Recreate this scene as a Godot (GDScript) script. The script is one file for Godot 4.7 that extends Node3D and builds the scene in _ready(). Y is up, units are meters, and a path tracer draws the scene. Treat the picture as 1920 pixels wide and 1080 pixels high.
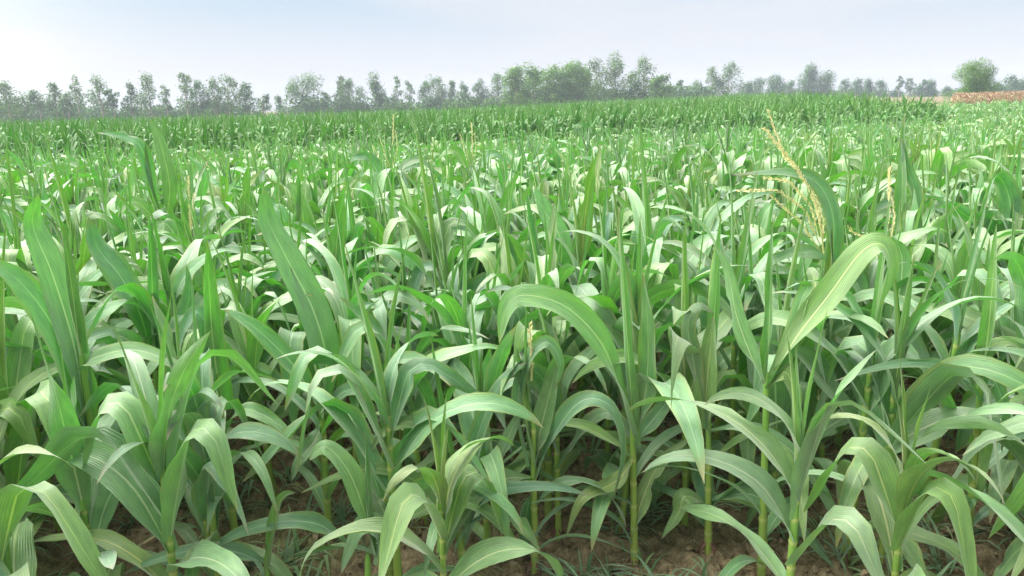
extends Node3D
# A young maize field under a hazy bright sky: individually built plants in front, a taller stand behind, a line of trees beyond.

const EYE := 1.6
var rng := RandomNumberGenerator.new()
var nz := FastNoiseLite.new()
var names := {}
var leaf_mats: Array[StandardMaterial3D] = []
var stalk_mat: StandardMaterial3D
var tassel_mat: StandardMaterial3D
var heroes: Array = []          # {p, short, root, n}
var occupied: Array[Vector2] = []

# ---------------------------------------------------------------- helpers
func r(a: float, b: float) -> float:
	return rng.randf_range(a, b)

func sst(a: float, b: float, x: float) -> float:
	var t := clampf((x - a) / (b - a), 0.0, 1.0)
	return t * t * (3.0 - 2.0 * t)

func lin(a: float, b: float, c: float) -> Color:
	return Color(a, b, c).linear_to_srgb()

func ground_y(x: float, z: float) -> float:
	var d := -z
	var y := -0.42 * sst(4.0, 19.0, d)
	y -= 0.20 * sst(20.0, 55.0, d) * (1.0 - sst(-15.0, 5.0, x))
	y += 0.54 * sst(21.0, 48.0, d) * sst(-8.0, 34.0, x)
	y += 0.35 * sst(90.0, 160.0, d) * (1.0 - sst(-8.0, 34.0, x))
	return y

func soil_bump(x: float, z: float) -> float:
	var fade := 1.0 - sst(9.0, 22.0, Vector2(x, z).length())
	if fade <= 0.0: return 0.0
	return fade * (nz.get_noise_2d(x * 130.0, z * 130.0) * 0.045 + nz.get_noise_2d(x * 420.0 + 91.0, z * 420.0) * 0.024 + nz.get_noise_2d(x * 28.0, z * 28.0 + 37.0) * 0.035)

func numbered(called: String) -> String:
	if not names.has(called):
		names[called] = 0
		return called
	names[called] += 1
	return "%s_%03d" % [called, names[called]]

func tag(o: Node, label: String, category := "", group := "", kind := "") -> void:
	if label: o.set_meta("label", label)
	if category: o.set_meta("category", category)
	if group: o.set_meta("group", group)
	if kind: o.set_meta("kind", kind)

func thing(called: String, at: Vector3, turn := 0.0) -> Node3D:
	var o := Node3D.new()
	o.name = numbered(called)
	add_child(o)
	o.position = at
	o.rotation.y = turn
	return o

func part(called: String, m: Mesh, mat: Material, parent: Node) -> MeshInstance3D:
	var o := MeshInstance3D.new()
	o.name = called
	o.mesh = m
	o.material_override = null
	for k in m.get_surface_count():
		o.set_surface_override_material(k, mat)
	parent.add_child(o, true)
	return o

class Buf:
	var v := PackedVector3Array()
	var n := PackedVector3Array()
	var uv := PackedVector2Array()
	var c := PackedColorArray()
	var ix := PackedInt32Array()
	func grid(pts: Array, cols: int, uvs: PackedVector2Array, cl: PackedColorArray) -> void:
		# pts: rows of cols vertices; smooth normals by finite differences
		var first := v.size()
		var rows := pts.size() / cols
		for i in rows:
			for j in cols:
				var a: Vector3 = pts[mini(i + 1, rows - 1) * cols + j] - pts[maxi(i - 1, 0) * cols + j]
				var b: Vector3 = pts[i * cols + mini(j + 1, cols - 1)] - pts[i * cols + maxi(j - 1, 0)]
				var nn := a.cross(b)
				if nn.length() < 1e-12:
					nn = n[n.size() - cols] if i > 0 else Vector3.UP
				v.append(pts[i * cols + j])
				n.append(nn.normalized())
		uv.append_array(uvs)
		c.append_array(cl)
		for i in rows - 1:
			for j in cols - 1:
				var q := first + i * cols + j
				ix.append_array(PackedInt32Array([q, q + 1, q + cols, q + 1, q + cols + 1, q + cols]))
	func tube(path: Array, rad: Array, cl: Array, sides := 7) -> void:
		var first := v.size()
		for i in path.size():
			var t: Vector3 = (path[mini(i + 1, path.size() - 1)] - path[maxi(i - 1, 0)])
			t = t.normalized() if t.length() > 1e-9 else Vector3.UP
			var a := t.cross(Vector3(0.31, 0.11, 0.94)).normalized()
			var b := t.cross(a)
			for k in sides:
				var g := TAU * k / sides
				var d := a * cos(g) + b * sin(g)
				v.append(path[i] + d * rad[i])
				n.append(d)
				uv.append(Vector2(0.2 + 0.15 * sin(g), float(i) / path.size()))
				c.append(cl[i])
		for i in path.size() - 1:
			for k in sides:
				var q := first + i * sides + k
				var q2 := first + i * sides + (k + 1) % sides
				ix.append_array(PackedInt32Array([q, q + sides, q2, q2, q + sides, q2 + sides]))
	func quad(p: Vector3, a: Vector3, b: Vector3, nn: Vector3, col: Color) -> void:
		# a leaf-like diamond: base, two sides, tip
		var f := v.size()
		v.append_array(PackedVector3Array([p, p + a * 0.45 + b, p + a, p + a * 0.45 - b]))
		n.append_array(PackedVector3Array([nn, nn, nn, nn]))
		uv.append_array(PackedVector2Array([Vector2(0.5, 0), Vector2(0.9, 0.5), Vector2(0.5, 1), Vector2(0.1, 0.5)]))
		c.append_array(PackedColorArray([col, col, col, col]))
		if a.cross(b).dot(nn) > 0.0: ix.append_array(PackedInt32Array([f, f + 1, f + 2, f, f + 2, f + 3]))
		else: ix.append_array(PackedInt32Array([f, f + 2, f + 1, f, f + 3, f + 2]))
	func mesh() -> ArrayMesh:
		var a := []
		a.resize(Mesh.ARRAY_MAX)
		a[Mesh.ARRAY_VERTEX] = v
		a[Mesh.ARRAY_NORMAL] = n
		a[Mesh.ARRAY_TEX_UV] = uv
		a[Mesh.ARRAY_COLOR] = c
		a[Mesh.ARRAY_INDEX] = ix
		var m := ArrayMesh.new()
		m.add_surface_from_arrays(Mesh.PRIMITIVE_TRIANGLES, a)
		return m

# ---------------------------------------------------------------- materials
func leaf_texture(seed_: int) -> ImageTexture:
	var w := 96
	var h := 512
	var im := Image.create(w, h, false, Image.FORMAT_RGB8)
	var f := FastNoiseLite.new()
	f.seed = seed_
	f.frequency = 1.0
	for j in h:
		var v := float(j) / h
		for i in w:
			var u := (i + 0.5) / w * 2.0 - 1.0
			var vein := 0.5 + 0.5 * sin(u * 46.0 + 0.8 * f.get_noise_2d(v * 3.0, 7.0))
			var fine := f.get_noise_2d(u * 30.0, v * 2.2)
			var blotch := f.get_noise_2d(u * 1.6 + 40.0, v * 7.0)
			var k := 1.0 + 0.20 * (vein - 0.5) + 0.26 * fine + 0.26 * blotch
			var col := Vector3(0.222, 0.42, 0.185) * k
			col = col.lerp(Vector3(0.30, 0.48, 0.10), clampf(blotch * 0.5 - 0.05, 0.0, 0.3))
			# pale midrib, broad at the base and fading towards the tip
			var rib := 0.085 * (1.0 - 0.75 * v)
			var m := 1.0 - sst(rib * 0.55, rib, absf(u))
			col = col.lerp(Vector3(0.68, 0.78, 0.50), m * (0.92 - 0.45 * v))
			# thin dry margin, here and there
			if absf(u) > 0.95 and f.get_noise_2d(u * 3.0, v * 30.0) > 0.15:
				col = col.lerp(Vector3(0.36, 0.33, 0.13), 0.6)
			var dry := 0.955 if seed_ % 2 == 1 else 0.90
			var edge := v + 0.05 * f.get_noise_2d(u * 4.0, v * 9.0 + 77.0)
			if edge > dry:
				col = col.lerp(Vector3(0.46, 0.38, 0.18), clampf((edge - dry) * 16.0, 0.0, 0.9))
			if seed_ % 2 == 0 and absf(u) > 0.80 + 0.18 * f.get_noise_2d(v * 6.0, 19.0 + signf(u) * 40.0):
				col = col.lerp(Vector3(0.42, 0.44, 0.12), 0.45)
			if f.get_noise_2d(u * 5.0 + 300.0, v * 60.0) > 0.58:
				col = col.lerp(Vector3(0.42, 0.36, 0.18), 0.6)
			im.set_pixel(i, j, lin(clampf(col.x, 0, 1), clampf(col.y, 0, 1), clampf(col.z, 0, 1)))
	return ImageTexture.create_from_image(im)

func vein_relief() -> ImageTexture:
	var im := Image.create(128, 8, false, Image.FORMAT_RGB8)
	for i in 128:
		var u := (i + 0.5) / 128.0 * 2.0 - 1.0
		var k := 0.5 + 0.35 * sin(u * 46.0)
		k = lerpf(k, 0.0, 1.0 - sst(0.03, 0.08, absf(u)))
		for j in 8:
			im.set_pixel(i, j, Color(k, k, k))
	return ImageTexture.create_from_image(im)

func leafy(base: Color, tex: Texture2D, backlight: Color, rough := 0.38) -> StandardMaterial3D:
	var m := StandardMaterial3D.new()
	m.albedo_color = base
	m.albedo_texture = tex
	m.vertex_color_use_as_albedo = true
	m.roughness = rough
	m.metallic_specular = 0.62
	m.cull_mode = BaseMaterial3D.CULL_DISABLED
	m.backlight_enabled = true
	m.backlight = backlight
	return m

func make_materials() -> void:
	var relief := vein_relief()
	for k in 4:
		var m := leafy([Color(1, 1, 1), Color(0.90, 0.97, 0.93), Color(1.0, 0.97, 0.82), Color(0.86, 0.92, 0.95)][k], leaf_texture(11 + k), Color(0.46, 0.72, 0.12))
		m.resource_name = "maize_leaf"
		m.clearcoat_enabled = true
		m.clearcoat = 0.2
		m.clearcoat_roughness = 0.38
		m.rim_enabled = true
		m.rim = 1.0
		m.rim_tint = 0.0
		m.heightmap_enabled = true
		m.heightmap_texture = relief
		m.heightmap_scale = 0.1
		leaf_mats.append(m)
	stalk_mat = StandardMaterial3D.new()
	stalk_mat.resource_name = "maize_stalk"
	stalk_mat.vertex_color_use_as_albedo = true
	stalk_mat.roughness = 0.45
	stalk_mat.cull_mode = BaseMaterial3D.CULL_DISABLED
	stalk_mat.backlight_enabled = true
	stalk_mat.backlight = Color(0.3, 0.4, 0.15)
	tassel_mat = StandardMaterial3D.new()
	tassel_mat.resource_name = "tassel"
	tassel_mat.vertex_color_use_as_albedo = true
	tassel_mat.roughness = 0.7
	tassel_mat.backlight_enabled = true
	tassel_mat.backlight = Color(0.5, 0.5, 0.38)
	tassel_mat.cull_mode = BaseMaterial3D.CULL_DISABLED

# ---------------------------------------------------------------- one maize leaf
# az: direction in degrees (0 = +x, 90 = +z). rh: samples (distance from stalk, height). hw: half width. arc: how far the blade is rolled. twist in degrees at middle and tip.
func add_leaf(b: Buf, origin: Vector3, az: float, rh: PackedVector2Array, hw: float, arc: float, tw0: float, tw1: float, tint: Color, cols := 7, prof := 0, wave := 1.0) -> void:
	var n := rh.size()
	var dir := Vector3(cos(deg_to_rad(az)), 0, sin(deg_to_rad(az)))
	var side := dir.cross(Vector3.UP)
	var pts := []
	var uvs := PackedVector2Array()
	var cl := PackedColorArray()
	var ph := r(0, TAU)
	var fq := r(9.0, 17.0)
	var wv := r(0.07, 0.26) * wave
	var torn := r(0.35, 0.8) if rng.randf() < 0.16 and prof == 0 else -1.0
	for i in n:
		var s := float(i) / (n - 1)
		var t2: Vector2 = (rh[mini(i + 1, n - 1)] - rh[maxi(i - 1, 0)]).normalized()
		var t := dir * t2.x + Vector3.UP * t2.y
		var nn := dir * -t2.y + Vector3.UP * t2.x
		var th := deg_to_rad(lerpf(tw0 * sst(0.0, 0.35, s), tw1, sst(0.4, 1.0, s)))
		var w := side * cos(th) + nn * sin(th)
		var m := t.cross(w) * -1.0
		if m.dot(nn * cos(th) - side * sin(th)) < 0.0: m = -m
		var f: float
		if prof == 0:      # blade: clasping base, broad below the middle, long taper
			f = (0.42 + 0.58 * sst(0.0, 0.28, s)) * pow(maxf(1.0 - pow(s, 2.1), 0.0), 0.85)
		elif prof == 1:    # rolled spear
			f = (0.75 + 0.25 * sst(0.0, 0.3, s)) * pow(maxf(1.0 - pow(s, 1.5), 0.0), 0.9)
		else:              # broad almost to its tip
			f = (0.5 + 0.5 * sst(0.0, 0.3, s)) * pow(maxf(1.0 - pow(s, 4.0), 0.0), 0.8)
		var h := hw * f
		var a := lerpf(maxf(arc, 1.0), arc, sst(0.0, 0.22, s)) if prof != 1 else arc * (1.0 - 0.35 * s)
		a = maxf(a, 0.06)
		for j in cols:
			var u := float(j) / (cols - 1) * 2.0 - 1.0
			var rr := h / a
			var x := rr * sin(a * u)
			var y := rr * (1.0 - cos(a * u))
			y += h * wv * absf(u * u * u) * sin(fq * s + ph + (1.3 if u > 0 else 0.0)) * sst(0.05, 0.3, s)
			y += h * 0.22 * absf(u) * (1.0 - s) * (1.0 if prof != 1 else 0.3)
			if torn > 0.0 and absf(s - torn) < 0.05 and u > 0.6: x *= 0.55
			pts.append(origin + dir * rh[i].x + Vector3.UP * rh[i].y + w * x + m * y)
			uvs.append(Vector2(0.5 + 0.5 * u * (0.999), s))
			var pale := (1.0 - sst(0.0, 0.12, s)) * 0.45
			cl.append(tint.lerp(Color(2.1, 1.7, 1.5), pale * 0.5))
	b.grid(pts, cols, uvs, cl)

func arch(h0: float, e0: float, droop: float, pw: float, length: float, n: int, wob := 0.0) -> PackedVector2Array:
	var out := PackedVector2Array()
	var p := Vector2(0.004, h0)
	var ph := r(0, TAU)
	var kink := r(0.25, 0.8)
	var bend := deg_to_rad(r(-6, 26)) if droop > 40.0 else 0.0
	for i in n:
		out.append(p)
		var s := (i + 0.5) / (n - 1)
		var e := deg_to_rad(e0 - droop * pow(s, pw)) + wob * sin(s * 8.0 + ph) - bend * sst(kink - 0.06, kink + 0.06, s)
		e = maxf(e, -1.5)
		p += Vector2(cos(e), sin(e)) * length / (n - 1)
	return out

# a fold: the blade rises, buckles and hangs
func buckle(h0: float, e0: float, at: float, fall: float, length: float, n: int) -> PackedVector2Array:
	var out := PackedVector2Array()
	var p := Vector2(0.004, h0)
	for i in n:
		out.append(p)
		var s := (i + 0.5) / (n - 1)
		var e := deg_to_rad(lerpf(e0 - 14.0 * s, fall, sst(at - 0.13, at + 0.13, s)))
		p += Vector2(cos(e), sin(e)) * length / (n - 1)
	return out

func spline(k: PackedVector2Array, n: int) -> PackedVector2Array:
	var out := PackedVector2Array()
	var m := k.size()
	for i in n:
		var t := float(i) / (n - 1) * (m - 1)
		var q := mini(int(t), m - 2)
		var p0: Vector2 = k[q - 1] if q > 0 else k[0] * 2.0 - k[1]
		var p3: Vector2 = k[q + 2] if q + 2 < m else k[m - 1] * 2.0 - k[m - 2]
		out.append(k[q].cubic_interpolate(k[q + 1], p0, p3, t - q))
	return out

func tint_() -> Color:
	var k := r(0.76, 1.2)
	return Color(k * r(0.86, 1.18), k, k * r(0.75, 1.2))

func stalk_buf(b: Buf, h: float, lean: Vector2, rad: float, nodes: Array, sides := 8) -> void:
	var path := []
	var rd := []
	var cl := []
	var gy := r(-0.1, 0.1)
	var low := Color(0.33 + gy * 0.3, 0.44, 0.09)
	var high := Color(0.20 + gy * 0.2, 0.42, 0.08)
	var marks := [0.0]
	for q in nodes: marks.append(q)
	marks.append(h)
	var prev := -0.03
	for k in marks.size():
		var y: float = marks[k]
		if y < prev + 0.012: continue
		for s in [0.15, 0.85]:
			var yy := lerpf(prev, y, s)
			path.append(Vector3(lean.x * yy, yy, lean.y * yy))
			rd.append(rad * (1.05 - 0.42 * yy / h))
			cl.append(low.lerp(high, clampf(yy / h + r(-0.1, 0.1), 0, 1)))
		if k > 0 and k < marks.size() - 1:
			# the collar: a swelling with a pale ragged ring where the blade leaves the sheath
			for q in [[-0.010, 1.0, 0], [-0.003, 1.12, 1], [0.004, 1.14, 1], [0.006, 0.95, 0]]:
				path.append(Vector3(lean.x * y, y + q[0], lean.y * y))
				rd.append(rad * (1.05 - 0.42 * y / h) * q[1])
				cl.append(Color(0.44, 0.52, 0.17) if q[2] else low)
		prev = y
	path.append(Vector3(lean.x * h, h, lean.y * h))
	rd.append(rad * 0.35)
	cl.append(high)
	b.tube(path, rd, cl, sides)
	# brace roots at the foot
	for k in 5:
		var g := TAU * k / 5.0 + r(-0.3, 0.3)
		var d := Vector3(cos(g), 0, sin(g))
		b.tube([d * rad * 0.7 + Vector3.UP * 0.035, d * (rad + 0.018) + Vector3.UP * 0.008, d * (rad + 0.03) - Vector3.UP * 0.04], [0.004, 0.0035, 0.002], [Color(0.24, 0.10, 0.09), Color(0.20, 0.09, 0.07), Color(0.12, 0.07, 0.05)], 4)

# tassel branch with its paired spikelets
func spike(b: Buf, pts: Array, thick: float, fat := 1.0) -> void:
	var c := Curve3D.new()
	for p in pts: c.add_point(p)
	for k in range(1, pts.size() - 1):
		var t: Vector3 = (pts[k + 1] - pts[k - 1]) * 0.22
		c.set_point_in(k, -t)
		c.set_point_out(k, t)
	var len_ := c.get_baked_length()
	var path := []
	var rd := []
	var cl := []
	var n := 12
	for i in n + 1:
		path.append(c.sample_baked(len_ * i / n))
		rd.append(thick * (1.0 - 0.6 * i / n))
		cl.append(Color(0.62, 0.66, 0.26).lerp(Color(0.82, 0.74, 0.42), float(i) / n))
	b.tube(path, rd, cl, 5)
	var steps := int(len_ / 0.0085)
	for i in steps:
		var d := len_ * (0.12 + 0.88 * i / maxf(steps, 1))
		var p := c.sample_baked(d)
		var t := (c.sample_baked(minf(d + 0.01, len_)) - c.sample_baked(maxf(d - 0.01, 0))).normalized()
		for q in 2:
			var g := r(0, TAU)
			var o := t.cross(Vector3(0.2, 0.3, 0.9)).normalized().rotated(t, g)
			var a := (t * 0.85 + o * 0.5).normalized() * r(0.011, 0.015) * fat
			var w := t.cross(o) * 0.0032 * fat
			var k := r(0.75, 1.2)
			b.quad(p + o * thick * 0.6, a, w, o, Color(0.88 * k, 0.82 * k, 0.48 * k))

func tassel_at(parent: Node, at: Vector3, height: float, count: int, spread := 1.0) -> void:
	var b := Buf.new()
	var ln := Vector3(r(-0.06, 0.06), 0, r(-0.06, 0.06))
	spike(b, [at - Vector3.UP * 0.04, at + Vector3.UP * height * 0.5 + ln * 0.4, at + Vector3.UP * height + ln], 0.0032)
	var t := part("tassel", b.mesh(), tassel_mat, parent)
	for k in count:
		var g := r(0, TAU)
		var d := Vector3(cos(g), 0, sin(g)) * spread
		var y0 := height * r(0.02, 0.28)
		var l := height * r(0.45, 0.75)
		var bb := Buf.new()
		spike(bb, [at + Vector3.UP * y0, at + Vector3.UP * (y0 + l * 0.6) + d * l * 0.24, at + Vector3.UP * (y0 + l * r(0.75, 1.0)) + d * l * r(0.4, 0.8)], 0.0022, 0.9)
		part("tassel_branch", bb.mesh(), tassel_mat, t)

# ---------------------------------------------------------------- generic maize plants
# Returns leaf list for a plant of about 1.2 m: [az, rh, hw, arc, tw0, tw1, prof]
func plan(n: int, big: float, nseg: int) -> Dictionary:
	var leaves := []
	var h := r(0.60, 0.80) * big
	var az := r(0, 360)
	var nodes := []
	for k in n:
		var q := float(k) / (n - 1)
		var y := h * (0.15 + 0.79 * pow(q, 0.74)) + r(-0.012, 0.012)
		nodes.append(y)
		az += 180.0 + r(-38, 38)
		var size := sin(PI * (0.16 + 0.72 * q))
		var length := (0.30 + 0.40 * size) * r(0.85, 1.15) * big
		var hw := (0.024 + 0.033 * size) * r(0.82, 1.18)
		var e0 := lerpf(54.0, 80.0, q) + r(-10, 10)
		var rh: PackedVector2Array
		var kind := rng.randf()
		if q < 0.25:
			length *= 0.88
			rh = arch(y, e0 - 12.0, r(70, 120), 1.1, length, nseg, 0.06)
		elif kind < 0.45 and q < 0.92:
			rh = buckle(y, e0 + 4.0, r(0.42, 0.68), r(-82, -38), length, nseg)
		elif kind < 0.84 or q < 0.6:
			rh = arch(y, e0, r(95, 170) * (1.0 - 0.25 * q), r(1.3, 2.0), length, nseg, 0.04)
		else:
			rh = arch(y, minf(e0 + 6.0, 86.0), r(10, 45), 1.6, length * 0.92, nseg, 0.03)
		leaves.append([az, rh, hw, r(0.15, 0.5), r(-32, 32), r(-100, 100), 0, q])
	# the whorl: one broad half-open leaf and one or two rolled spears
	for k in rng.randi_range(2, 3):
		az += 150.0 + r(-40, 40)
		leaves.append([az, arch(h * 0.86, r(83, 88), r(2, 16), 1.4, r(0.46, 0.70) * big * (1.0 - 0.16 * k), nseg, 0.0), r(0.019, 0.029), r(1.5, 2.5), r(-10, 10), r(-20, 20), 1])
	return {"leaves": leaves, "h": h, "nodes": nodes}

func build_plant(root: Node3D, p: Dictionary, mat: Material, rad := 0.0165, lean := Vector2.ZERO) -> void:
	var sb := Buf.new()
	stalk_buf(sb, p.h, lean, rad, p.nodes)
	part("stalk", sb.mesh(), stalk_mat, root)
	for l in p.leaves:
		var b := Buf.new()
		var y: float = l[1][0].y
		add_leaf(b, Vector3(lean.x * y, 0, lean.y * y), l[0], l[1], l[2], l[3], l[4], l[5], tint_() * Color(1.2, 1.08, 0.7) if l[6] == 1 else tint_() if l[7] > 0.2 else tint_() * Color(1.12, 0.95, 0.72), 7, l[6], 1.4)
		part("leaf", b.mesh(), mat, root)

# a whole plant in one mesh, for the mass of the crop farther off
func merged_plant(n: int, big: float, with_tassel: bool, dull := 1.0, nseg := 9, cols := 3) -> ArrayMesh:
	var b := Buf.new()
	var p := plan(n, big, nseg)
	stalk_buf(b, p.h, Vector2.ZERO, 0.014, [], 4)
	for i in b.c.size():
		b.c[i] = Color(b.c[i].r / 0.17, b.c[i].g / 0.4, b.c[i].b / 0.11) * 0.85 * dull
	for l in p.leaves:
		var t := tint_() * dull * (Color(1.2, 1.08, 0.7) if l[6] == 1 else Color.WHITE)
		if dull < 0.99 and l[1][0].y < p.h * 0.3: t = Color(2.6, 0.85, 1.2)   # withered lower leaves
		add_leaf(b, Vector3.ZERO, l[0], l[1], l[2] * 1.05, minf(l[3], 1.6), l[4], l[5], t, cols, l[6])
	if with_tassel:
		var first := b.c.size()
		for k in 5:
			var g := r(0, TAU)
			var d := Vector3(cos(g), 0, sin(g)) * (0.0 if k == 0 else 1.0)
			var y0: float = p.h * 1.0 + 0.12 * big
			b.tube([Vector3(0, y0, 0), Vector3(0, y0 + 0.14, 0) + d * 0.05, Vector3(0, y0 + 0.26, 0) + d * 0.11], [0.006, 0.006, 0.003], [Color(5.5, 1.7, 2.8), Color(6, 1.75, 3.2), Color(6, 1.7, 3.2)], 4)
	return b.mesh()

func scatter(called: String, m: Mesh, mat: Material, where: Array, tints: Array, parent: Node) -> MultiMeshInstance3D:
	var mm := MultiMesh.new()
	mm.transform_format = MultiMesh.TRANSFORM_3D
	mm.use_colors = true
	mm.mesh = m
	mm.instance_count = where.size()
	for i in where.size():
		mm.set_instance_transform(i, where[i])
		mm.set_instance_color(i, tints[i])
	var o := MultiMeshInstance3D.new()
	o.name = called
	o.multimesh = mm
	o.material_override = mat
	parent.add_child(o, true)
	return o

# ---------------------------------------------------------------- plants that the photograph shows one by one
var cur: Node3D
var cur_lean := Vector2.ZERO
func hero(label: String, short: String, x: float, z: float, stalk_h: float, lean: float, rad: float, low: int) -> void:
	var root := thing("maize_plant", Vector3(x, ground_y(x, z) + soil_bump(x, z) - 0.005, z))
	tag(root, label, "maize plant", "maize plants of the front field")
	cur = root
	cur_lean = Vector2(lean, 0)
	var sb := Buf.new()
	var nodes := []
	for k in low: nodes.append(0.07 + 0.085 * k)
	var y := 0.09 + 0.085 * low + r(0.06, 0.1)
	while y < stalk_h * 0.95:
		nodes.append(y)
		y += r(0.24, 0.34)
	stalk_buf(sb, stalk_h, cur_lean, rad * 0.8, nodes, 10)
	part("stalk", sb.mesh(), stalk_mat, root)
	var az := r(0, 360)
	for k in low:
		az += 180.0 + r(-45, 45)
		var yy := 0.07 + 0.085 * k
		var b := Buf.new()
		var rh := arch(yy, r(35, 68), r(70, 140), 1.2, r(0.34, 0.52) + 0.03 * k, 16, 0.08)
		add_leaf(b, Vector3(lean * yy, 0, 0), az, rh, r(0.020, 0.031), 0.3, r(-25, 25), r(-60, 60), tint_(), 7, 0)
		part("leaf", b.mesh(), leaf_mats[rng.randi() % 4], root)
	heroes.append({"p": Vector2(x, z), "short": short, "n": {}})
	occupied.append(Vector2(x, z))

# blade through given points: az, half width, roll, twist, profile, (r, h) pairs
func L(az: float, hw: float, arc: float, tw: float, prof: int, k: Array) -> void:
	var pts := PackedVector2Array()
	for i in range(0, k.size(), 2): pts.append(Vector2(k[i], k[i + 1]))
	var b := Buf.new()
	add_leaf(b, Vector3.ZERO, az, spline(pts, 26), hw, arc, tw, tw * 0.8, tint_() if prof != 1 else tint_() * Color(1.3, 1.1, 0.8), 9, prof, 1.6)
	part("leaf", b.mesh(), leaf_mats[rng.randi() % 4], cur)

# tassel made of given branches, each a list of x, y, z
func T(branches: Array) -> void:
	var t: MeshInstance3D = null
	for k in branches:
		var pts := []
		for i in range(0, k.size(), 3): pts.append(Vector3(k[i], k[i + 1], k[i + 2]))
		var b := Buf.new()
		spike(b, pts, 0.0045 if t == null else 0.0026, 1.25 if t == null else 1.0)
		if t == null: t = part("tassel", b.mesh(), tassel_mat, cur)
		else: part("tassel_branch", b.mesh(), tassel_mat, t)

# ---------------------------------------------------------------- trees
var bark_mat: StandardMaterial3D
var crown_mats: Array[StandardMaterial3D] = []
func tree(label: String, x: float, z: float, h: float, w: float, style: String, tone: int, lean := 0.0, called := "tree", density := 1.0) -> void:
	var gy := ground_y(x, z)
	h -= gy
	var root := thing(called, Vector3(x, gy - 0.05, z))
	tag(root, label, "tree", "trees along the field's far edge")
	var tb := Buf.new()
	var path := []
	var rd := []
	var cl := []
	var tw := 0.011 * h + 0.05
	var bend := r(-0.03, 0.03) * h
	for i in 9:
		var s := i / 8.0
		path.append(Vector3(lean * h * s * s + bend * sin(s * 5.0) * s, h * 0.93 * s, bend * 0.6 * sin(s * 4.0)))
		rd.append(tw * (1.0 - 0.88 * s))
		var k := r(0.85, 1.15)
		cl.append(Color(0.36 * k, 0.30 * k, 0.25 * k))
	tb.tube(path, rd, cl, 7)
	var clumps := []   # [centre, radius vector]
	var start := 0.25
	var n := 22
	match style:
		"column": start = 0.22; n = 20
		"airy": start = 0.30; n = 16
		"umbrella": start = 0.55; n = 15
		"dense": start = 0.06; n = 44
		"cone": start = 0.12; n = 26
		"ball": start = 0.04; n = 46
		"wisp": start = 0.40; n = 11
	var hw := w * (0.5 if style != "ball" else 0.43)
	for k in n:
		var s := start + (1.0 - start) * (k + r(0, 0.9)) / n
		var q := (s - start) / (1.0 - start)
		var env: float
		match style:
			"column": env = (0.55 + 0.45 * sin(PI * clampf(q * 0.9 + 0.1, 0, 1))) * (1.0 - 0.55 * pow(q, 4.0))
			"airy": env = (0.35 + 0.65 * sin(PI * clampf(q * 0.85 + 0.2, 0, 1))) * (1.0 - 0.5 * pow(q, 3.0))
			"umbrella": env = 0.6 + 0.5 * q if q < 0.75 else 1.0 - (q - 0.75) * 2.0
			"dense": env = sqrt(maxf(1.0 - pow(absf(q * 1.25 - 0.35), 2.4), 0.05)) if q > 0.28 else 0.85 + 0.4 * q
			"ball": env = sqrt(maxf(1.0 - pow(absf(q * 1.55 - 0.62), 2.6), 0.08))
			"cone": env = 1.05 - 0.8 * q
			"wisp": env = 0.4 + 0.5 * sin(PI * q)
		var g := r(0, TAU)
		var rad := hw * env * sqrt(r(0.0, 1.0)) * (0.85 if style != "dense" else 0.9)
		var ax: Vector3 = path[clampi(int(s * 8), 0, 7)].lerp(path[clampi(int(s * 8) + 1, 0, 8)], fmod(s * 8, 1.0))
		var c := ax + Vector3(cos(g) * rad, r(-0.02, 0.03) * h, sin(g) * rad)
		c.y = minf(c.y, h * 0.95)
		var cr := hw * r(0.22, 0.46) * (1.0 - 0.35 * q if style in ["airy", "column", "wisp", "umbrella"] else 0.95)
		clumps.append([c, Vector3(cr, cr * (r(0.8, 1.2) if style in ["dense", "ball"] else r(1.0, 2.0)), cr), r(0.7, 1.3)])
		if rad > 0.25 * hw or k % 3 == 0:
			var from: Vector3 = path[clampi(int(s * 8) - 1, 0, 8)]
			tb.tube([from, from.lerp(c, 0.5) + Vector3.UP * 0.03 * h, c + Vector3.UP * cr * 0.3], [tw * 0.35 * (1.1 - s), tw * 0.24 * (1.1 - s), 0.012], [Color(0.33, 0.28, 0.22), Color(0.30, 0.26, 0.2), Color(0.2, 0.2, 0.12)], 5)
	part("trunk", tb.mesh(), bark_mat, root)
	var cb := Buf.new()
	for c in clumps:
		var vol: float = c[1].x
		var m := int(clampf(50.0 + vol * vol * 140.0, 60.0, 280.0) * density)
		var fine := 0.5 if called == "bush" else 0.78
		for k in m:
			var d := Vector3(rng.randfn(), rng.randfn(), rng.randfn()).normalized()
			var p: Vector3 = c[0] + d * (c[1] as Vector3) * pow(rng.randf(), 0.42)
			if rng.randf() < 0.10: p += d * vol * (0.55 if called != "bush" else 0.25)
			if p.y < 0.2: continue
			var out := (Vector3(d.x, 0.1, d.z) + Vector3(r(-1, 1), r(-1.4, 0.7), r(-1, 1)) * 0.8).normalized()
			var a := (out * (0.55 if called == "bush" else 1.0) + (Vector3.UP * 0.6 if called == "bush" else Vector3.ZERO)).normalized() * r(0.26, 0.5) * fine
			var b := out.cross(Vector3(r(-1, 1), r(-1, 1), r(-1, 1))).normalized() * r(0.055, 0.11) * fine * (0.6 if called == "bush" else 1.0)
			var t: float = c[2] * r(0.75, 1.25)
			cb.quad(p, a, b, (d + Vector3(r(-1, 1), r(-0.3, 1), r(-1, 1)) * 0.5).normalized(), Color(t * r(0.9, 1.15), t, t * r(0.8, 1.1)))
	part("crown", cb.mesh(), crown_mats[tone], root)

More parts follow.
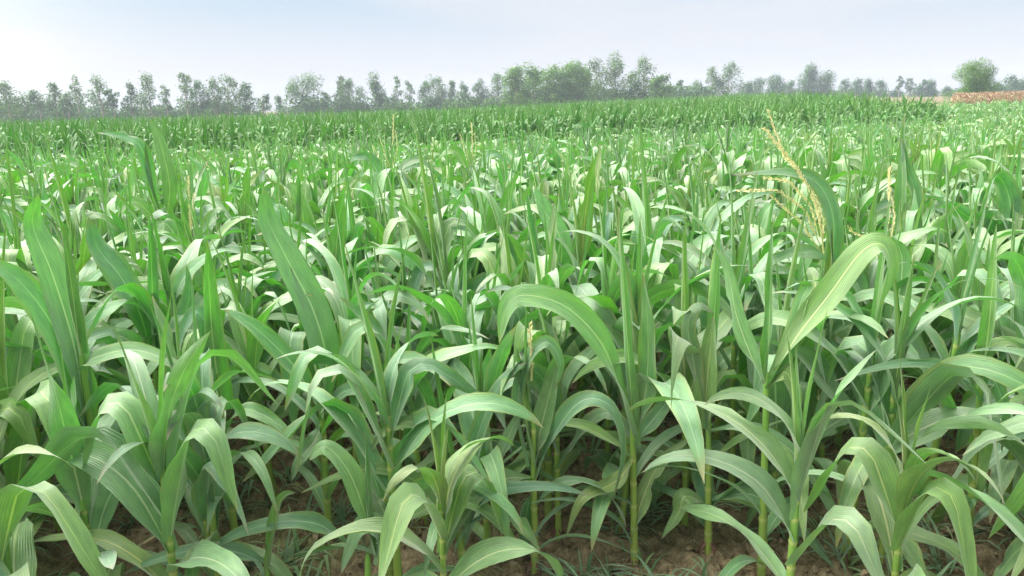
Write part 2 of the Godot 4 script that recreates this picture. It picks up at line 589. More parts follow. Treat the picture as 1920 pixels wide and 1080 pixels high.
func lumpy_clump(n: int, size: Vector3, leaf: float) -> ArrayMesh:
	var b := Buf.new()
	var lobes := []
	for k in 7:
		lobes.append([Vector3(r(-0.6, 0.6) * size.x, r(0.25, 0.75) * size.y, r(-0.6, 0.6) * size.z), r(0.3, 0.5), r(0.7, 1.25)])
	for k in n:
		var l: Array = lobes[k % 7]
		var d := Vector3(rng.randfn(), rng.randfn(), rng.randfn()).normalized()
		var p: Vector3 = l[0] + d * size * l[1] * pow(rng.randf(), 0.4)
		if p.y < 0.0: p.y = r(0, 0.3)
		var a := (d + Vector3(r(-1, 1), r(-0.7, 1), r(-1, 1))).normalized() * leaf * r(0.7, 1.4)
		var s := a.cross(Vector3(r(-1, 1), r(-1, 1), r(-1, 1))).normalized() * leaf * 0.28
		var t: float = l[2] * r(0.8, 1.2)
		b.quad(p, a, s, (d + Vector3.UP * 0.3).normalized(), Color(t, t, t))
	return b.mesh()

# ---------------------------------------------------------------- sky
func sky_panorama() -> ImageTexture:
	# haze-white overcast, a touch bluer higher up, creamy round the veiled sun low at the left; thin bands of cloud
	var w := 768
	var h := 384
	var im := Image.create(w, h, false, Image.FORMAT_RGBF)
	var f := FastNoiseLite.new()
	f.seed = 5
	f.frequency = 1.0
	f.fractal_octaves = 4
	var sun := Vector3(-0.66, 0.16, -0.74).normalized()
	for j in h:
		var el := (0.5 - (j + 0.5) / h) * PI
		for i in w:
			var az := (i + 0.5) / w * TAU      # 0 = -z, growing to the right
			var d := Vector3(cos(el) * sin(az), sin(el), -cos(el) * cos(az))
			var up := maxf(d.y, 0.0)
			var c := Vector3(0.865, 0.885, 0.93).lerp(Vector3(0.56, 0.74, 0.905), sst(0.02, 0.16, up))
			c = c.lerp(Vector3(0.86, 0.90, 0.95), sst(0.12, 0.6, up))
			var band := f.get_noise_3d(d.x * 1.6, d.y * 9.0, d.z * 1.6)
			c = c.lerp(Vector3(0.845, 0.87, 0.92), clampf(0.35 + band * 3.0, 0.0, 1.0) * 0.75)
			var g := maxf(d.dot(sun), 0.0)
			c += Vector3(0.16, 0.125, 0.06) * pow(g, 20.0) * (1.0 - 0.3 * sst(0.1, 0.5, up))
			c += Vector3(0.5, 0.42, 0.28) * pow(g, 60.0)
			im.set_pixel(i, j, Color(c.x, c.y, c.z))
	return ImageTexture.create_from_image(im)

func _ready() -> void:
	rng.seed = 20240
	nz.seed = 3
	nz.frequency = 0.1
	# ---- camera, sky, sun, exposure
	var cam := Camera3D.new()
	cam.name = "camera"
	cam.position = Vector3(0, EYE, 0)
	cam.rotation_degrees = Vector3(-13.2, 0, -1.4)
	cam.fov = 39.6
	cam.near = 0.05
	cam.far = 2000.0
	add_child(cam)
	cam.current = true
	var env := Environment.new()
	env.background_mode = Environment.BG_SKY
	var sky := Sky.new()
	var sm := PanoramaSkyMaterial.new()
	sm.panorama = sky_panorama()
	sm.energy_multiplier = 0.126
	sky.sky_material = sm
	env.sky = sky
	env.tonemap_mode = Environment.TONE_MAPPER_LINEAR
	env.tonemap_exposure = 7.8
	env.sdfgi_enabled = true
	env.ssao_enabled = true
	env.ssil_enabled = true
	env.fog_enabled = true
	env.fog_density = 0.0012
	env.fog_light_color = Color(0.86, 0.90, 0.98)
	var we := WorldEnvironment.new()
	we.name = "environment"
	we.environment = env
	add_child(we)
	var sun := DirectionalLight3D.new()
	sun.name = "sun"
	sun.light_energy = 0.5
	sun.light_color = Color(1.0, 0.985, 0.95)
	sun.light_angular_distance = 105.0
	sun.shadow_enabled = true
	sun.rotation_degrees = Vector3(-42, -38, 0)     # set below to shine from behind left
	sun.look_at_from_position(Vector3(-0.50, 0.62, -0.33), Vector3.ZERO)
	add_child(sun)

	make_materials()
	build_ground()
	build_trees()
	build_tall_stand()
	build_dry_crop()
	build_front_field()
	build_weeds()

# ---------------------------------------------------------------- the setting
func build_ground() -> void:
	var xs := []
	var zs := []
	var n := 150
	for i in range(-n, n + 1):
		var t := float(i) / n
		xs.append(t * 4.6 + signf(t) * 245.0 * pow(absf(t), 7.0))
	for i in 361:
		var t := i / 360.0
		zs.append(40.0 * pow(maxf(1.0 - t * 12.0, 0.0), 2.0) - 1.2 - maxf(t - 0.083, 0.0) * 9.5 - 290.0 * pow(maxf(t - 0.083, 0.0) / 0.917, 7.0))
	var b := Buf.new()
	var pts := []
	var uvs := PackedVector2Array()
	var cl := PackedColorArray()
	for z in zs:
		for x in xs:
			pts.append(Vector3(x, ground_y(x, z) + soil_bump(x, z), z))
			uvs.append(Vector2(x, z))
			var k := 1.0 + 0.22 * nz.get_noise_2d(x * 9.0, z * 9.0)
			var green := clampf(nz.get_noise_2d(x * 14.0 + 200.0, z * 14.0) * 2.2 - 0.1, 0.0, 0.45)
			cl.append(Color(k, k, k).lerp(Color(0.62, 0.95, 0.55), green))
	b.grid(pts, xs.size(), uvs, cl)
	var m := StandardMaterial3D.new()
	m.resource_name = "soil"
	m.vertex_color_use_as_albedo = true
	m.roughness = 0.95
	m.metallic_specular = 0.2
	var f := FastNoiseLite.new()
	f.seed = 8
	f.frequency = 0.02
	f.fractal_octaves = 6
	f.fractal_gain = 0.62
	var t := NoiseTexture2D.new()
	t.width = 1024
	t.height = 1024
	t.seamless = true
	t.noise = f
	var ramp := Gradient.new()
	ramp.offsets = PackedFloat32Array([0.0, 0.35, 0.55, 0.75, 1.0])
	ramp.colors = PackedColorArray([lin(0.08, 0.06, 0.035), lin(0.175, 0.135, 0.08), lin(0.275, 0.215, 0.13), lin(0.33, 0.265, 0.165), lin(0.47, 0.40, 0.28)])
	t.color_ramp = ramp
	m.albedo_texture = t
	var ht := NoiseTexture2D.new()
	ht.width = 1024
	ht.height = 1024
	ht.seamless = true
	var f2 := f.duplicate()
	f2.frequency = 0.035
	ht.noise = f2
	m.heightmap_enabled = true
	m.heightmap_texture = ht
	m.heightmap_scale = 2.0
	m.uv1_triplanar = true
	m.uv1_world_triplanar = true
	m.uv1_scale = Vector3(0.9, 0.9, 0.9)
	var o := part("ground", b.mesh(), m, self)
	tag(o, "brown bare soil of the field with clods between the plants", "", "", "structure")
	# loose clods
	var clods := []
	for k in 3:
		var cb := Buf.new()
		var cp := []
		var cu := PackedVector2Array()
		var cc := PackedColorArray()
		for i in 6:
			for j in 9:
				var d := Vector3(sin(PI * i / 5.0) * cos(TAU * j / 8.0), cos(PI * i / 5.0), sin(PI * i / 5.0) * sin(TAU * j / 8.0))
				var rr := 1.0 + 0.55 * nz.get_noise_3d(d.x * 14.0 + k * 50.0, d.y * 14.0, d.z * 14.0)
				cp.append(d * rr * Vector3(1, 0.7, 0.9))
				cu.append(Vector2(j / 8.0, i / 5.0))
				cc.append(Color(1, 1, 1))
		cb.grid(cp, 9, cu, cc)
		clods.append(cb.mesh())
	var heap := thing("soil_clods", Vector3.ZERO)
	tag(heap, "loose brown clods of earth lying between the maize stalks", "soil", "", "stuff")
	for k in 3:
		var wh := []
		var ti := []
		for i in 1500:
			var z := -r(1.8, 9.5)
			var x := r(-1, 1) * (1.0 + 0.7 * -z)
			var s := 0.006 + 0.022 * pow(rng.randf(), 3.0)
			wh.append(Transform3D(Basis.from_euler(Vector3(r(0, 6), r(0, 6), r(0, 6))).scaled(Vector3(s, s, s)), Vector3(x, ground_y(x, z) + soil_bump(x, z) + s * 0.2, z)))
			var q := r(0.7, 1.3)
			ti.append(Color(q, q, q))
		scatter("clods", clods[k], m, wh, ti, heap)

func build_trees() -> void:
	bark_mat = StandardMaterial3D.new()
	bark_mat.resource_name = "bark"
	bark_mat.vertex_color_use_as_albedo = true
	bark_mat.roughness = 0.9
	for c in [lin(0.12, 0.235, 0.06), lin(0.13, 0.26, 0.065), lin(0.16, 0.31, 0.065), lin(0.10, 0.21, 0.075), lin(0.19, 0.35, 0.06)]:
		var m := leafy(c, null, Color(0.7, 0.8, 0.35), 0.55)
		m.resource_name = "tree_foliage"
		m.metallic_specular = 0.3
		crown_mats.append(m)
	tree("lopsided airy tree at the far left end of the tree line, against the pale glow", -66.4, -109.5, 5.67, 4.44, "airy", 0, 0.00, "tree", 1.00)
	tree("small thin tree just right of the lopsided leftmost tree", -66.8, -113.8, 3.93, 2.29, "wisp", 0, 0.00, "tree", 1.00)
	tree("small dark tree with a mushroom shaped cap leaning over the left scrub", -64.3, -113.0, 4.64, 3.47, "umbrella", 3, 0.02, "tree", 1.00)
	tree("leaning ragged tree right of the small mushroom shaped tree", -61.5, -112.2, 5.83, 2.90, "airy", 0, -0.03, "tree", 1.00)
	tree("low spreading tree under the ragged leaning tree at the left", -59.4, -111.1, 4.15, 3.53, "airy", 0, 0.03, "tree", 1.00)
	tree("tall thin tree with a tufted top, left of the drooping see-through tree", -61.0, -117.1, 6.52, 2.82, "wisp", 0, -0.05, "tree", 1.00)
	tree("drooping see-through tree with a high bent crown in the left glow", -57.5, -116.6, 6.49, 3.81, "airy", 0, -0.05, "tree", 1.00)
	tree("short dark tree with a round head in the left part of the line", -55.3, -115.4, 4.75, 1.88, "umbrella", 3, 0.00, "tree", 1.00)
	tree("dark narrow tree right of the short round headed tree", -53.2, -116.4, 5.66, 2.73, "airy", 3, 0.00, "tree", 1.00)
	tree("broad pointed tree with an open crown beside the dark narrow tree", -50.5, -116.5, 6.61, 4.23, "airy", 0, -0.02, "tree", 1.00)
	tree("small wispy tree in the gap left of the tallest left tree", -50.1, -121.0, 5.32, 2.10, "wisp", 0, 0.00, "tree", 1.00)
	tree("tallest tree of the left grove, with two stacked tufts at its top", -46.5, -119.3, 7.27, 3.58, "airy", 0, -0.02, "tree", 1.00)
	tree("rounded column of a tree directly right of the tallest left tree", -44.0, -118.1, 5.70, 3.19, "column", 3, 0.00, "tree", 1.00)
	tree("open topped tree in the middle of the full left grove", -42.5, -119.7, 6.01, 3.22, "airy", 0, 0.00, "tree", 1.00)
	tree("full broad tree with the highest crown right in the left grove", -40.1, -118.4, 6.21, 4.33, "column", 0, 0.00, "tree", 1.00)
	tree("rounded dense tree at the right shoulder of the left grove", -37.9, -119.1, 5.29, 3.83, "column", 3, 0.00, "tree", 1.00)
	tree("little leaning tree that ends the left grove at the bright gap", -36.3, -121.7, 3.48, 2.54, "wisp", 0, 0.05, "tree", 1.00)
	tree("small bluish tree standing at the right side of the bright gap", -40.1, -144.5, 3.49, 2.60, "wisp", 3, 0.00, "tree", 1.00)
	tree("wide tree with spreading upper branches and a see-through middle right of the gap", -33.7, -135.9, 6.34, 6.72, "umbrella", 0, 0.00, "tree", 1.00)
	tree("small narrow tree in the shade of the wide spreading tree", -31.1, -138.5, 4.11, 2.46, "wisp", 0, 0.02, "tree", 1.00)
	tree("narrow leaning plume shaped tree left of the domed tree", -28.0, -137.2, 6.59, 2.24, "column", 0, 0.06, "tree", 1.00)
	tree("domed full tree beside the narrow leaning plume", -25.4, -135.6, 5.72, 5.70, "column", 0, 0.00, "tree", 1.00)
	tree("conical tree leaning left, with a ragged tip, right of the domed tree", -21.8, -138.3, 6.05, 4.11, "cone", 0, -0.04, "tree", 1.00)
	tree("first of two slim feathery trees with bare gaps left of centre", -19.1, -142.7, 6.29, 2.11, "wisp", 0, 0.00, "tree", 1.00)
	tree("second of two slim feathery trees, the lower and more tattered one", -17.2, -145.0, 5.77, 2.34, "wisp", 0, 0.00, "tree", 1.00)
	tree("dark shoulder tree leaning against the double topped tree", -14.0, -141.3, 5.24, 3.41, "column", 3, 0.00, "tree", 1.00)
	tree("double topped dense tree left of the slim pair by the centre grove", -11.9, -139.5, 6.02, 4.85, "column", 0, 0.00, "tree", 1.00)
	tree("slim dark tree right of the double topped tree", -9.5, -141.7, 5.41, 2.46, "airy", 0, 0.00, "tree", 1.00)
	tree("pale pointed small tree between the slim dark and the square tree", -7.7, -143.8, 4.97, 3.07, "airy", 0, 0.00, "tree", 1.00)
	tree("square shouldered dark tree left of the open lacy tree", -4.6, -139.9, 5.07, 3.92, "column", 3, 0.00, "tree", 1.00)
	tree("lacy open tree standing just left of the dense centre grove", -1.6, -140.0, 6.23, 4.29, "airy", 0, 0.00, "tree", 1.00)
	tree("first rounded tree at the left end of the dense centre grove", 1.3, -112.0, 6.22, 3.88, "dense", 2, 0.00, "tree", 1.00)
	tree("leafy yellow green tree second in the dense centre grove", 3.7, -115.9, 6.25, 4.64, "dense", 2, 0.00, "tree", 1.00)
	tree("grey green tree top peeping over the dense centre grove", 7.5, -134.8, 7.43, 3.06, "column", 0, 0.00, "tree", 1.00)
	tree("low broad yellow green tree in the middle of the centre grove", 6.5, -111.8, 5.67, 4.48, "dense", 2, 0.00, "tree", 1.00)
	tree("slim grey green tree top behind the highest bright dome", 9.7, -131.6, 7.40, 3.17, "column", 0, 0.00, "tree", 1.00)
	tree("highest bright dome of the dense centre grove", 9.7, -113.6, 6.51, 5.47, "dense", 2, 0.00, "tree", 1.00)
	tree("tall full tree joining the centre grove to the eucalyptus clump", 12.8, -119.3, 7.13, 4.80, "column", 0, 0.00, "tree", 1.00)
	tree("tallest tree of all, with a pale slanting trunk, right of the centre grove", 15.6, -119.0, 7.49, 5.76, "column", 0, -0.01, "tree", 1.00)
	tree("low open tree between the two tallest trees", 18.6, -122.6, 5.26, 4.13, "airy", 0, 0.00, "tree", 1.00)
	tree("tall lumpy tree right of the tallest tree, sky showing through", 20.1, -120.3, 7.38, 4.88, "airy", 0, -0.02, "tree", 1.00)
	tree("low green tree at the right foot of the tall lumpy tree", 21.5, -116.0, 4.61, 3.46, "dense", 2, 0.04, "tree", 1.00)
	tree("tiny upright tree standing alone after the centre trees", 34.0, -161.4, 4.98, 1.98, "column", 3, 0.00, "tree", 1.00)
	tree("small sparse tree left of the leaning pair on the right", 36.6, -160.9, 4.50, 3.96, "wisp", 0, 0.00, "tree", 1.00)
	tree("left and slimmer tree of the pair on the right", 36.2, -145.6, 6.61, 3.80, "airy", 0, 0.00, "tree", 1.00)
	tree("right and fuller tree of the pair on the right", 39.0, -144.9, 7.23, 5.60, "column", 0, 0.00, "tree", 1.00)
	tree("small hazy round tree just right of the fuller pair tree", 49.0, -168.0, 4.17, 3.50, "column", 3, 0.00, "tree", 1.00)
	tree("hazy pointed tree in the low middle run on the right", 52.5, -172.2, 4.93, 4.08, "column", 3, 0.00, "tree", 1.00)
	tree("hazy broad flat tree in the low middle run on the right", 53.7, -166.5, 5.07, 6.53, "column", 3, 0.00, "tree", 1.00)
	tree("hazy low tree sloping down from the broad flat one", 60.1, -175.0, 4.17, 4.44, "column", 3, 0.00, "tree", 1.00)
	tree("bluish spired tree, tall in the right hand haze", 62.0, -169.0, 6.84, 6.00, "cone", 3, 0.00, "tree", 1.00)
	tree("bluish rounded tree beside the spired one", 65.9, -169.7, 5.82, 6.55, "column", 3, 0.00, "tree", 1.00)
	tree("lone small hazy tree right of the bluish rounded tree", 72.1, -175.8, 4.45, 3.29, "column", 3, 0.00, "tree", 1.00)
	tree("hazy twin headed tree above the tall maize edge", 76.5, -179.4, 4.44, 3.90, "column", 3, 0.00, "tree", 1.00)
	tree("hazy small cone shaped tree above the tall maize", 79.7, -181.3, 4.19, 2.90, "cone", 3, 0.00, "tree", 1.00)
	tree("hazy gappy tree right of the small cone shaped one", 82.4, -182.2, 4.03, 4.27, "airy", 3, 0.00, "tree", 1.00)
	tree("thin leaning tree, taller of the leaning two near the bush", 81.8, -171.5, 4.76, 1.90, "wisp", 3, -0.06, "tree", 1.00)
	tree("thin leaning tree, lower of the leaning two near the bush", 83.6, -170.6, 4.26, 2.15, "wisp", 3, -0.07, "tree", 1.00)
	tree("thin upright sliver of a tree left of the small cone near the bush", 90.4, -178.4, 4.09, 2.00, "wisp", 3, 0.00, "tree", 1.00)
	tree("small cone shaped tree next to the thin upright sliver", 91.6, -177.8, 3.49, 3.20, "cone", 3, 0.00, "tree", 1.00)
	tree("very low hazy tree at the left foot of the round bush", 96.8, -180.7, 1.95, 3.28, "cone", 3, 0.00, "tree", 1.00)
	tree("big round bright green bush standing alone on the right", 43.4, -76.5, 3.90, 4.93, "ball", 2, 0.00, "bush", 3.20)
	tree("low bare looking tree just right of the round bush", 87.2, -145.9, 2.13, 4.53, "airy", 3, 0.00, "tree", 1.00)
	tree("lumpy hazy tree near the right edge of the picture", 91.3, -149.3, 3.87, 3.97, "airy", 3, 0.00, "tree", 1.00)
	tree("hazy tree cut by the right edge of the picture", 94.5, -150.8, 2.99, 4.27, "airy", 3, 0.00, "tree", 1.00)
	# scrub that fills the foot of the tree line
	var scrub := thing("undergrowth", Vector3.ZERO)
	tag(scrub, "hazy low scrub and bushes filling the foot of the tree line", "undergrowth", "", "stuff")
	for k in 3:
		var m := lumpy_clump(420, Vector3(2.6, 2.6, 2.2), 0.42)
		var wh := []
		var ti := []
		for i in 62:
			var u := (i + r(0, 1)) / 62.0 * 1.5 - 0.75
			var d := r(128, 150) + (60.0 if u > 0.24 else 0.0)
			if u > 0.0 and u < 0.2: d -= 8.0
			var x := u * d
			var s := r(0.75, 1.4) * (1.0 if u < 0.24 else 0.7)
			if u > -0.325 and u < -0.275: s *= 0.4
			wh.append(Transform3D(Basis(Vector3.UP, r(0, TAU)).scaled(Vector3(s * r(0.9, 1.5), s, s)), Vector3(x, ground_y(x, -d) - 0.2, -d)))
			var q := r(0.6, 0.95)
			ti.append(Color(q, q, q * r(1.0, 1.25)))
		scatter("bushes", m, crown_mats[[3, 3, 0][k]], wh, ti, scrub)

func build_tall_stand() -> void:
	var root := thing("tall_maize_stand", Vector3.ZERO)
	tag(root, "dense dark green stand of taller maize behind the front field", "maize crop", "", "stuff")
	var mt := leafy(Color(0.80, 0.88, 0.70), leaf_mats[0].albedo_texture, Color(0.5, 0.66, 0.22), 0.5)
	mt.resource_name = "tall_maize_leaf"
	mt.rim_enabled = true
	mt.rim = 0.2
	mt.metallic_specular = 0.45
	mt.rim_tint = 0.0
	var kinds := []
	for k in 5: kinds.append(merged_plant(12, 1.4, false, 0.94, 8, 3))
	var wh := [[], [], [], [], []]
	var ti := [[], [], [], [], []]
	# front edge runs from (-12.5, -18) to (15.2, -27.5)
	var a := Vector2(-30, -12.2)
	var e := Vector2(15.2, -27.5)
	var along := (e - a).normalized()
	var back := Vector2(along.y, -along.x)
	if back.y > 0: back = -back
	var row := 0.0
	while row < 62.0:
		var step := 0.26 if row < 6.0 else (0.34 if row < 24.0 else 0.6)
		var gap := 0.5 if row < 6.0 else (0.7 if row < 24.0 else 1.3)
		var s := -4.0 if row < 20.0 else -30.0
		var right := (e - a).length() + row * 0.62
		while s < right:
			var p := a + along * (s + r(-0.09, 0.09)) + back * (row + r(-0.1, 0.1))
			s += step
			if absf(p.x) > -p.y * 0.76 + 3.0: continue
			var k := rng.randi() % 5
			if row < 2.5 and rng.randf() < 0.35: continue
			var q := r(0.84, 1.12) * (0.86 if row < 1.2 else 1.0)
			wh[k].append(Transform3D(Basis(Vector3.UP, r(0, TAU)).scaled(Vector3(q, q * r(0.93, 1.07), q)) * Basis(Vector3.RIGHT, r(-0.06, 0.06)), Vector3(p.x, ground_y(p.x, p.y), p.y)))
			var g := r(0.8, 1.15)
			ti[k].append(Color(g * r(0.9, 1.1), g, g * r(0.85, 1.1)))
		row += gap
	for k in 5: scatter("plants", kinds[k], mt, wh[k], ti[k], root)

func build_dry_crop() -> void:
	var root := thing("dry_crop", Vector3.ZERO)
	tag(root, "reddish brown strip of dry ripe crop below the round bush", "dry crop", "", "stuff")
	var mt := leafy(Color(1, 1, 1), null, Color(0.5, 0.4, 0.25), 0.8)
	mt.resource_name = "dry_leaf"
	for k in 3:
		var b := Buf.new()
		for i in 26:
			var g := r(0, TAU)
			var d := Vector3(cos(g), 0, sin(g))
			var p := d * r(0, 0.22)
			var hh := r(0.45, 0.85)
			b.tube([p, p + Vector3.UP * hh + d * 0.05], [0.006, 0.004], [Color(0.36, 0.24, 0.12), Color(0.42, 0.22, 0.11)], 3)
			for q in 7:
				var y := hh * r(0.3, 1.0)
				var v := Vector3(r(-1, 1), r(-0.4, 1.2), r(-1, 1)).normalized()
				var t := r(0.8, 1.2)
				b.quad(p + Vector3.UP * y, v * r(0.07, 0.17), v.cross(Vector3(r(-1, 1), r(-1, 1), r(-1, 1))).normalized() * 0.013, (v + Vector3.UP).normalized(), Color(0.46 * t, 0.34 * t, 0.22 * t) if rng.randf() < 0.74 else Color(0.2 * t, 0.28 * t, 0.1 * t))
		var wh := []
		var ti := []
		for i in 1900:
			var d := 41.0 + 42.0 * pow(rng.randf(), 1.3)
			var u := r(0.548, 0.80)
			var x := u * d
			var s := r(1.05, 1.5)
			wh.append(Transform3D(Basis(Vector3.UP, r(0, TAU)).scaled(Vector3(s, s, s)), Vector3(x, ground_y(x, -d), -d)))
			var q := r(0.7, 1.05)
			ti.append(Color(q, q * r(0.9, 1.1), q))
		scatter("stems", b.mesh(), mt, wh, ti, root)

# ---------------------------------------------------------------- the front field
func build_front_field() -> void:
	hero("tall maize plant at left edge with two overlapping blades and yellow collar", "the left plant with overlapping blades", -1.426, -2.491, 0.873, 0.026, 0.0190, 4)
	L(200, 0.0452, 0.28, 29, 2, [-0.002, 0.578, -0.003, 0.856, 0.044, 1.101, 0.093, 1.254, 0.049, 1.353])
	L(165, 0.0521, 0.28, 54, 2, [-0.004, 0.482, 0.006, 0.701, 0.044, 0.915, 0.113, 1.070, 0.208, 1.174])
	L(20, 0.0337, 0.28, -54, 0, [0.022, 0.782, 0.080, 0.828, 0.241, 0.870, 0.384, 0.847, 0.502, 0.789])
	L(15, 0.0291, 0.28, -41, 0, [0.037, 0.596, 0.134, 0.638, 0.286, 0.631, 0.415, 0.554, 0.537, 0.436])
	L(60, 0.0368, 0.28, -8, 0, [0.004, 0.286, -3.194, -1.344, 0.531, 0.394, 1.624, 0.928])
	L(170, 0.0287, 0.28, 52, 0, [0.000, 0.286, 0.085, 0.346, 0.200, 0.349, 0.322, 0.305])
	L(195, 0.0339, 1.90, 35, 1, [-0.020, 0.837, -0.027, 1.016, -0.030, 1.172, -0.030, 1.257])
	hero("maize plant with a pointed upright whorl, left of the tall single broad blade", "the pointed whorl on the left", -1.005, -2.572, 0.745, 0.000, 0.0165, 5)
	L(202, 0.0549, 1.50, 35, 1, [-0.009, 0.610, 0.001, 0.837, -0.011, 1.058, -0.023, 1.204])
	L(170, 0.0356, 0.28, 59, 0, [0.001, 0.649, 0.016, 0.802, 0.016, 0.914, 0.045, 0.962, 0.088, 0.901, 0.110, 0.829])
	L(25, 0.0313, 0.28, -42, 0, [0.011, 0.532, 0.085, 0.625, 0.177, 0.625, 0.263, 0.590, 0.303, 0.550])
	L(70, 0.0463, 0.28, 1, 0, [0.001, 0.333, -1.402, -0.394, -0.267, 0.074, -1.455, -0.609])
	L(160, 0.0303, 0.28, 53, 0, [-0.007, 0.473, 0.057, 0.601, 0.128, 0.642, 0.173, 0.611])
	hero("maize plant with one tall single broad blade held high, left of centre", "the tall single blade left of centre", -0.714, -2.738, 0.660, 0.023, 0.0165, 5)
	L(190, 0.0572, 0.28, 47, 2, [-0.006, 0.496, -0.044, 0.702, -0.011, 0.889, 0.068, 1.070, 0.128, 1.211, 0.135, 1.322])
	L(165, 0.0421, 0.28, 58, 0, [0.003, 0.517, 0.059, 0.667, 0.148, 0.795, 0.229, 0.881, 0.290, 0.921])
	L(15, 0.0367, 0.28, -46, 0, [0.005, 0.475, 0.094, 0.585, 0.200, 0.603, 0.286, 0.519])
	L(186, 0.0322, 1.90, 50, 1, [-0.009, 0.578, 0.006, 0.760, 0.039, 0.937, 0.058, 1.052])
	L(150, 0.0311, 0.28, 49, 0, [-0.006, 0.454, 0.026, 0.399, 0.091, 0.332, 0.120, 0.266])
	hero("maize plant at bottom centre, thin yellow spear crossing a white ribbed blade", "the yellow spear at bottom centre", -0.182, -2.409, 0.507, -0.058, 0.0180, 4)
	L(199, 0.0294, 1.90, 47, 1, [-0.005, 0.278, 0.029, 0.464, 0.062, 0.683, 0.086, 0.917])
	L(-15, 0.0333, 0.28, -53, 0, [0.012, 0.278, 0.028, 0.429, 0.079, 0.608, 0.154, 0.745, 0.235, 0.794])
	L(-25, 0.0298, 0.28, -43, 0, [0.016, 0.239, 0.113, 0.409, 0.195, 0.563, 0.266, 0.643])
	L(168, 0.0315, 0.28, 51, 0, [0.008, 0.298, 0.049, 0.456, 0.094, 0.600, 0.161, 0.634, 0.238, 0.607, 0.296, 0.532])
	L(10, 0.0291, 0.28, -49, 0, [0.012, 0.180, 0.061, 0.339, 0.151, 0.392, 0.308, 0.406, 0.419, 0.385])
	L(160, 0.0299, 0.28, 52, 0, [-0.002, 0.200, 0.031, 0.285, 0.116, 0.407, 0.249, 0.498, 0.381, 0.505, 0.512, 0.468])
	hero("bright maize plant near bottom centre, cup of green blades on bare stalk", "the green cup at bottom centre", 0.055, -2.477, 0.583, 0.008, 0.0165, 4)
	L(15, 0.0321, 0.28, -55, 0, [-0.009, 0.392, -0.045, 0.599, -0.018, 0.750, 0.054, 0.830, 0.100, 0.757, 0.078, 0.664])
	L(-15, 0.0396, 0.80, -51, 2, [0.012, 0.391, 0.031, 0.523, 0.070, 0.669, 0.099, 0.786])
	L(12, 0.0337, 0.28, -52, 0, [0.015, 0.352, 0.056, 0.471, 0.129, 0.599, 0.199, 0.645, 0.268, 0.607, 0.299, 0.469, 0.269, 0.285])
	L(204, 0.0317, 1.90, 48, 1, [0.002, 0.411, 0.023, 0.599, 0.039, 0.727, 0.056, 0.817])
	L(160, 0.0312, 0.28, 44, 0, [-0.000, 0.343, 0.095, 0.366, 0.199, 0.325, 0.286, 0.208, 0.337, 0.083])
	L(186, 0.0138, 1.90, 64, 1, [0.009, 0.621, 0.015, 0.732, 0.017, 0.841, 0.009, 0.969])
	L(50, 0.0323, 0.28, -29, 0, [0.002, 0.313, -0.033, 0.220, -0.050, 0.110, -0.010, 0.046])
	T([[-0.000, 0.695, 0.000, 0.004, 0.750, 0.000, 0.002, 0.804, 0.000, -0.002, 0.891, 0.000]])
	hero("maize plant right of centre, very tall straight spear, big blade arching left", "the tall straight spear by centre", 0.407, -2.511, 0.674, -0.024, 0.0165, 5)
	L(157, 0.0329, 1.90, -45, 1, [0.008, 0.464, 0.032, 0.752, 0.055, 1.024, 0.077, 1.290])
	L(-10, 0.0408, 0.40, -53, 0, [-0.002, 0.493, 0.033, 0.670, 0.035, 0.873, 0.015, 1.061])
	L(165, 0.0450, 0.28, 66, 2, [0.016, 0.503, 0.067, 0.689, 0.130, 0.842, 0.247, 0.969, 0.378, 1.018, 0.438, 0.986, 0.467, 0.869])
	L(-10, 0.0352, 0.28, -44, 0, [-0.005, 0.125, 0.026, 0.263, 0.095, 0.395, 0.214, 0.480])
	L(-20, 0.0319, 0.28, -42, 0, [-0.012, 0.464, 0.067, 0.547, 0.138, 0.613, 0.222, 0.620])
	L(155, 0.0286, 0.28, 38, 0, [0.011, 0.406, 0.087, 0.345, 0.211, 0.316, 0.273, 0.196])
	hero("maize plant with stout upright whorl and long blade sweeping down to the right", "the whorl with sweeping right blade", 0.679, -2.567, 0.569, -0.032, 0.0165, 4)
	L(17, 0.0409, 1.60, 66, 1, [-0.015, 0.472, -0.010, 0.761, -0.004, 1.018, 0.002, 1.216])
	L(-20, 0.0405, 0.70, -41, 2, [-0.017, 0.462, -0.031, 0.591, -0.023, 0.723, -0.014, 0.871])
	L(20, 0.0288, 0.28, -57, 0, [-0.010, 0.452, 0.113, 0.477, 0.235, 0.435, 0.343, 0.314, 0.427, 0.161, 0.458, 0.067])
	L(180, 0.0330, 0.28, -57, 0, [0.018, 0.432, 0.073, 0.705, 0.095, 0.837, 0.061, 0.901, 0.007, 0.875])
	L(165, 0.0344, 0.28, 39, 0, [0.002, 0.168, 0.096, 0.225, 0.125, 0.158, 0.185, 0.076])
	L(15, 0.0326, 0.28, -52, 0, [0.001, 0.189, 0.122, 0.233, 0.231, 0.185, 0.323, 0.094, 0.443, -0.034])
	L(60, 0.0435, 0.28, -29, 0, [-0.008, 0.392, -0.045, 0.276, -0.010, 0.188, 0.015, 0.117])
	hero("maize plant on a thick yellow stalk with one great blade arching far right", "the thick yellow stalk on the right", 0.823, -2.413, 0.753, -0.025, 0.0180, 4)
	L(15, 0.0282, 1.90, -65, 1, [-0.016, 0.717, -0.018, 0.911, -0.022, 1.098, -0.023, 1.263])
	L(10, 0.0432, 0.28, -55, 2, [-0.013, 0.699, 0.060, 0.860, 0.154, 1.008, 0.237, 1.142, 0.296, 1.166, 0.328, 1.085, 0.303, 0.969])
	L(190, 0.0335, 0.28, -66, 0, [0.026, 0.708, 0.076, 0.822, 0.121, 0.944, 0.151, 1.080, 0.194, 1.164])
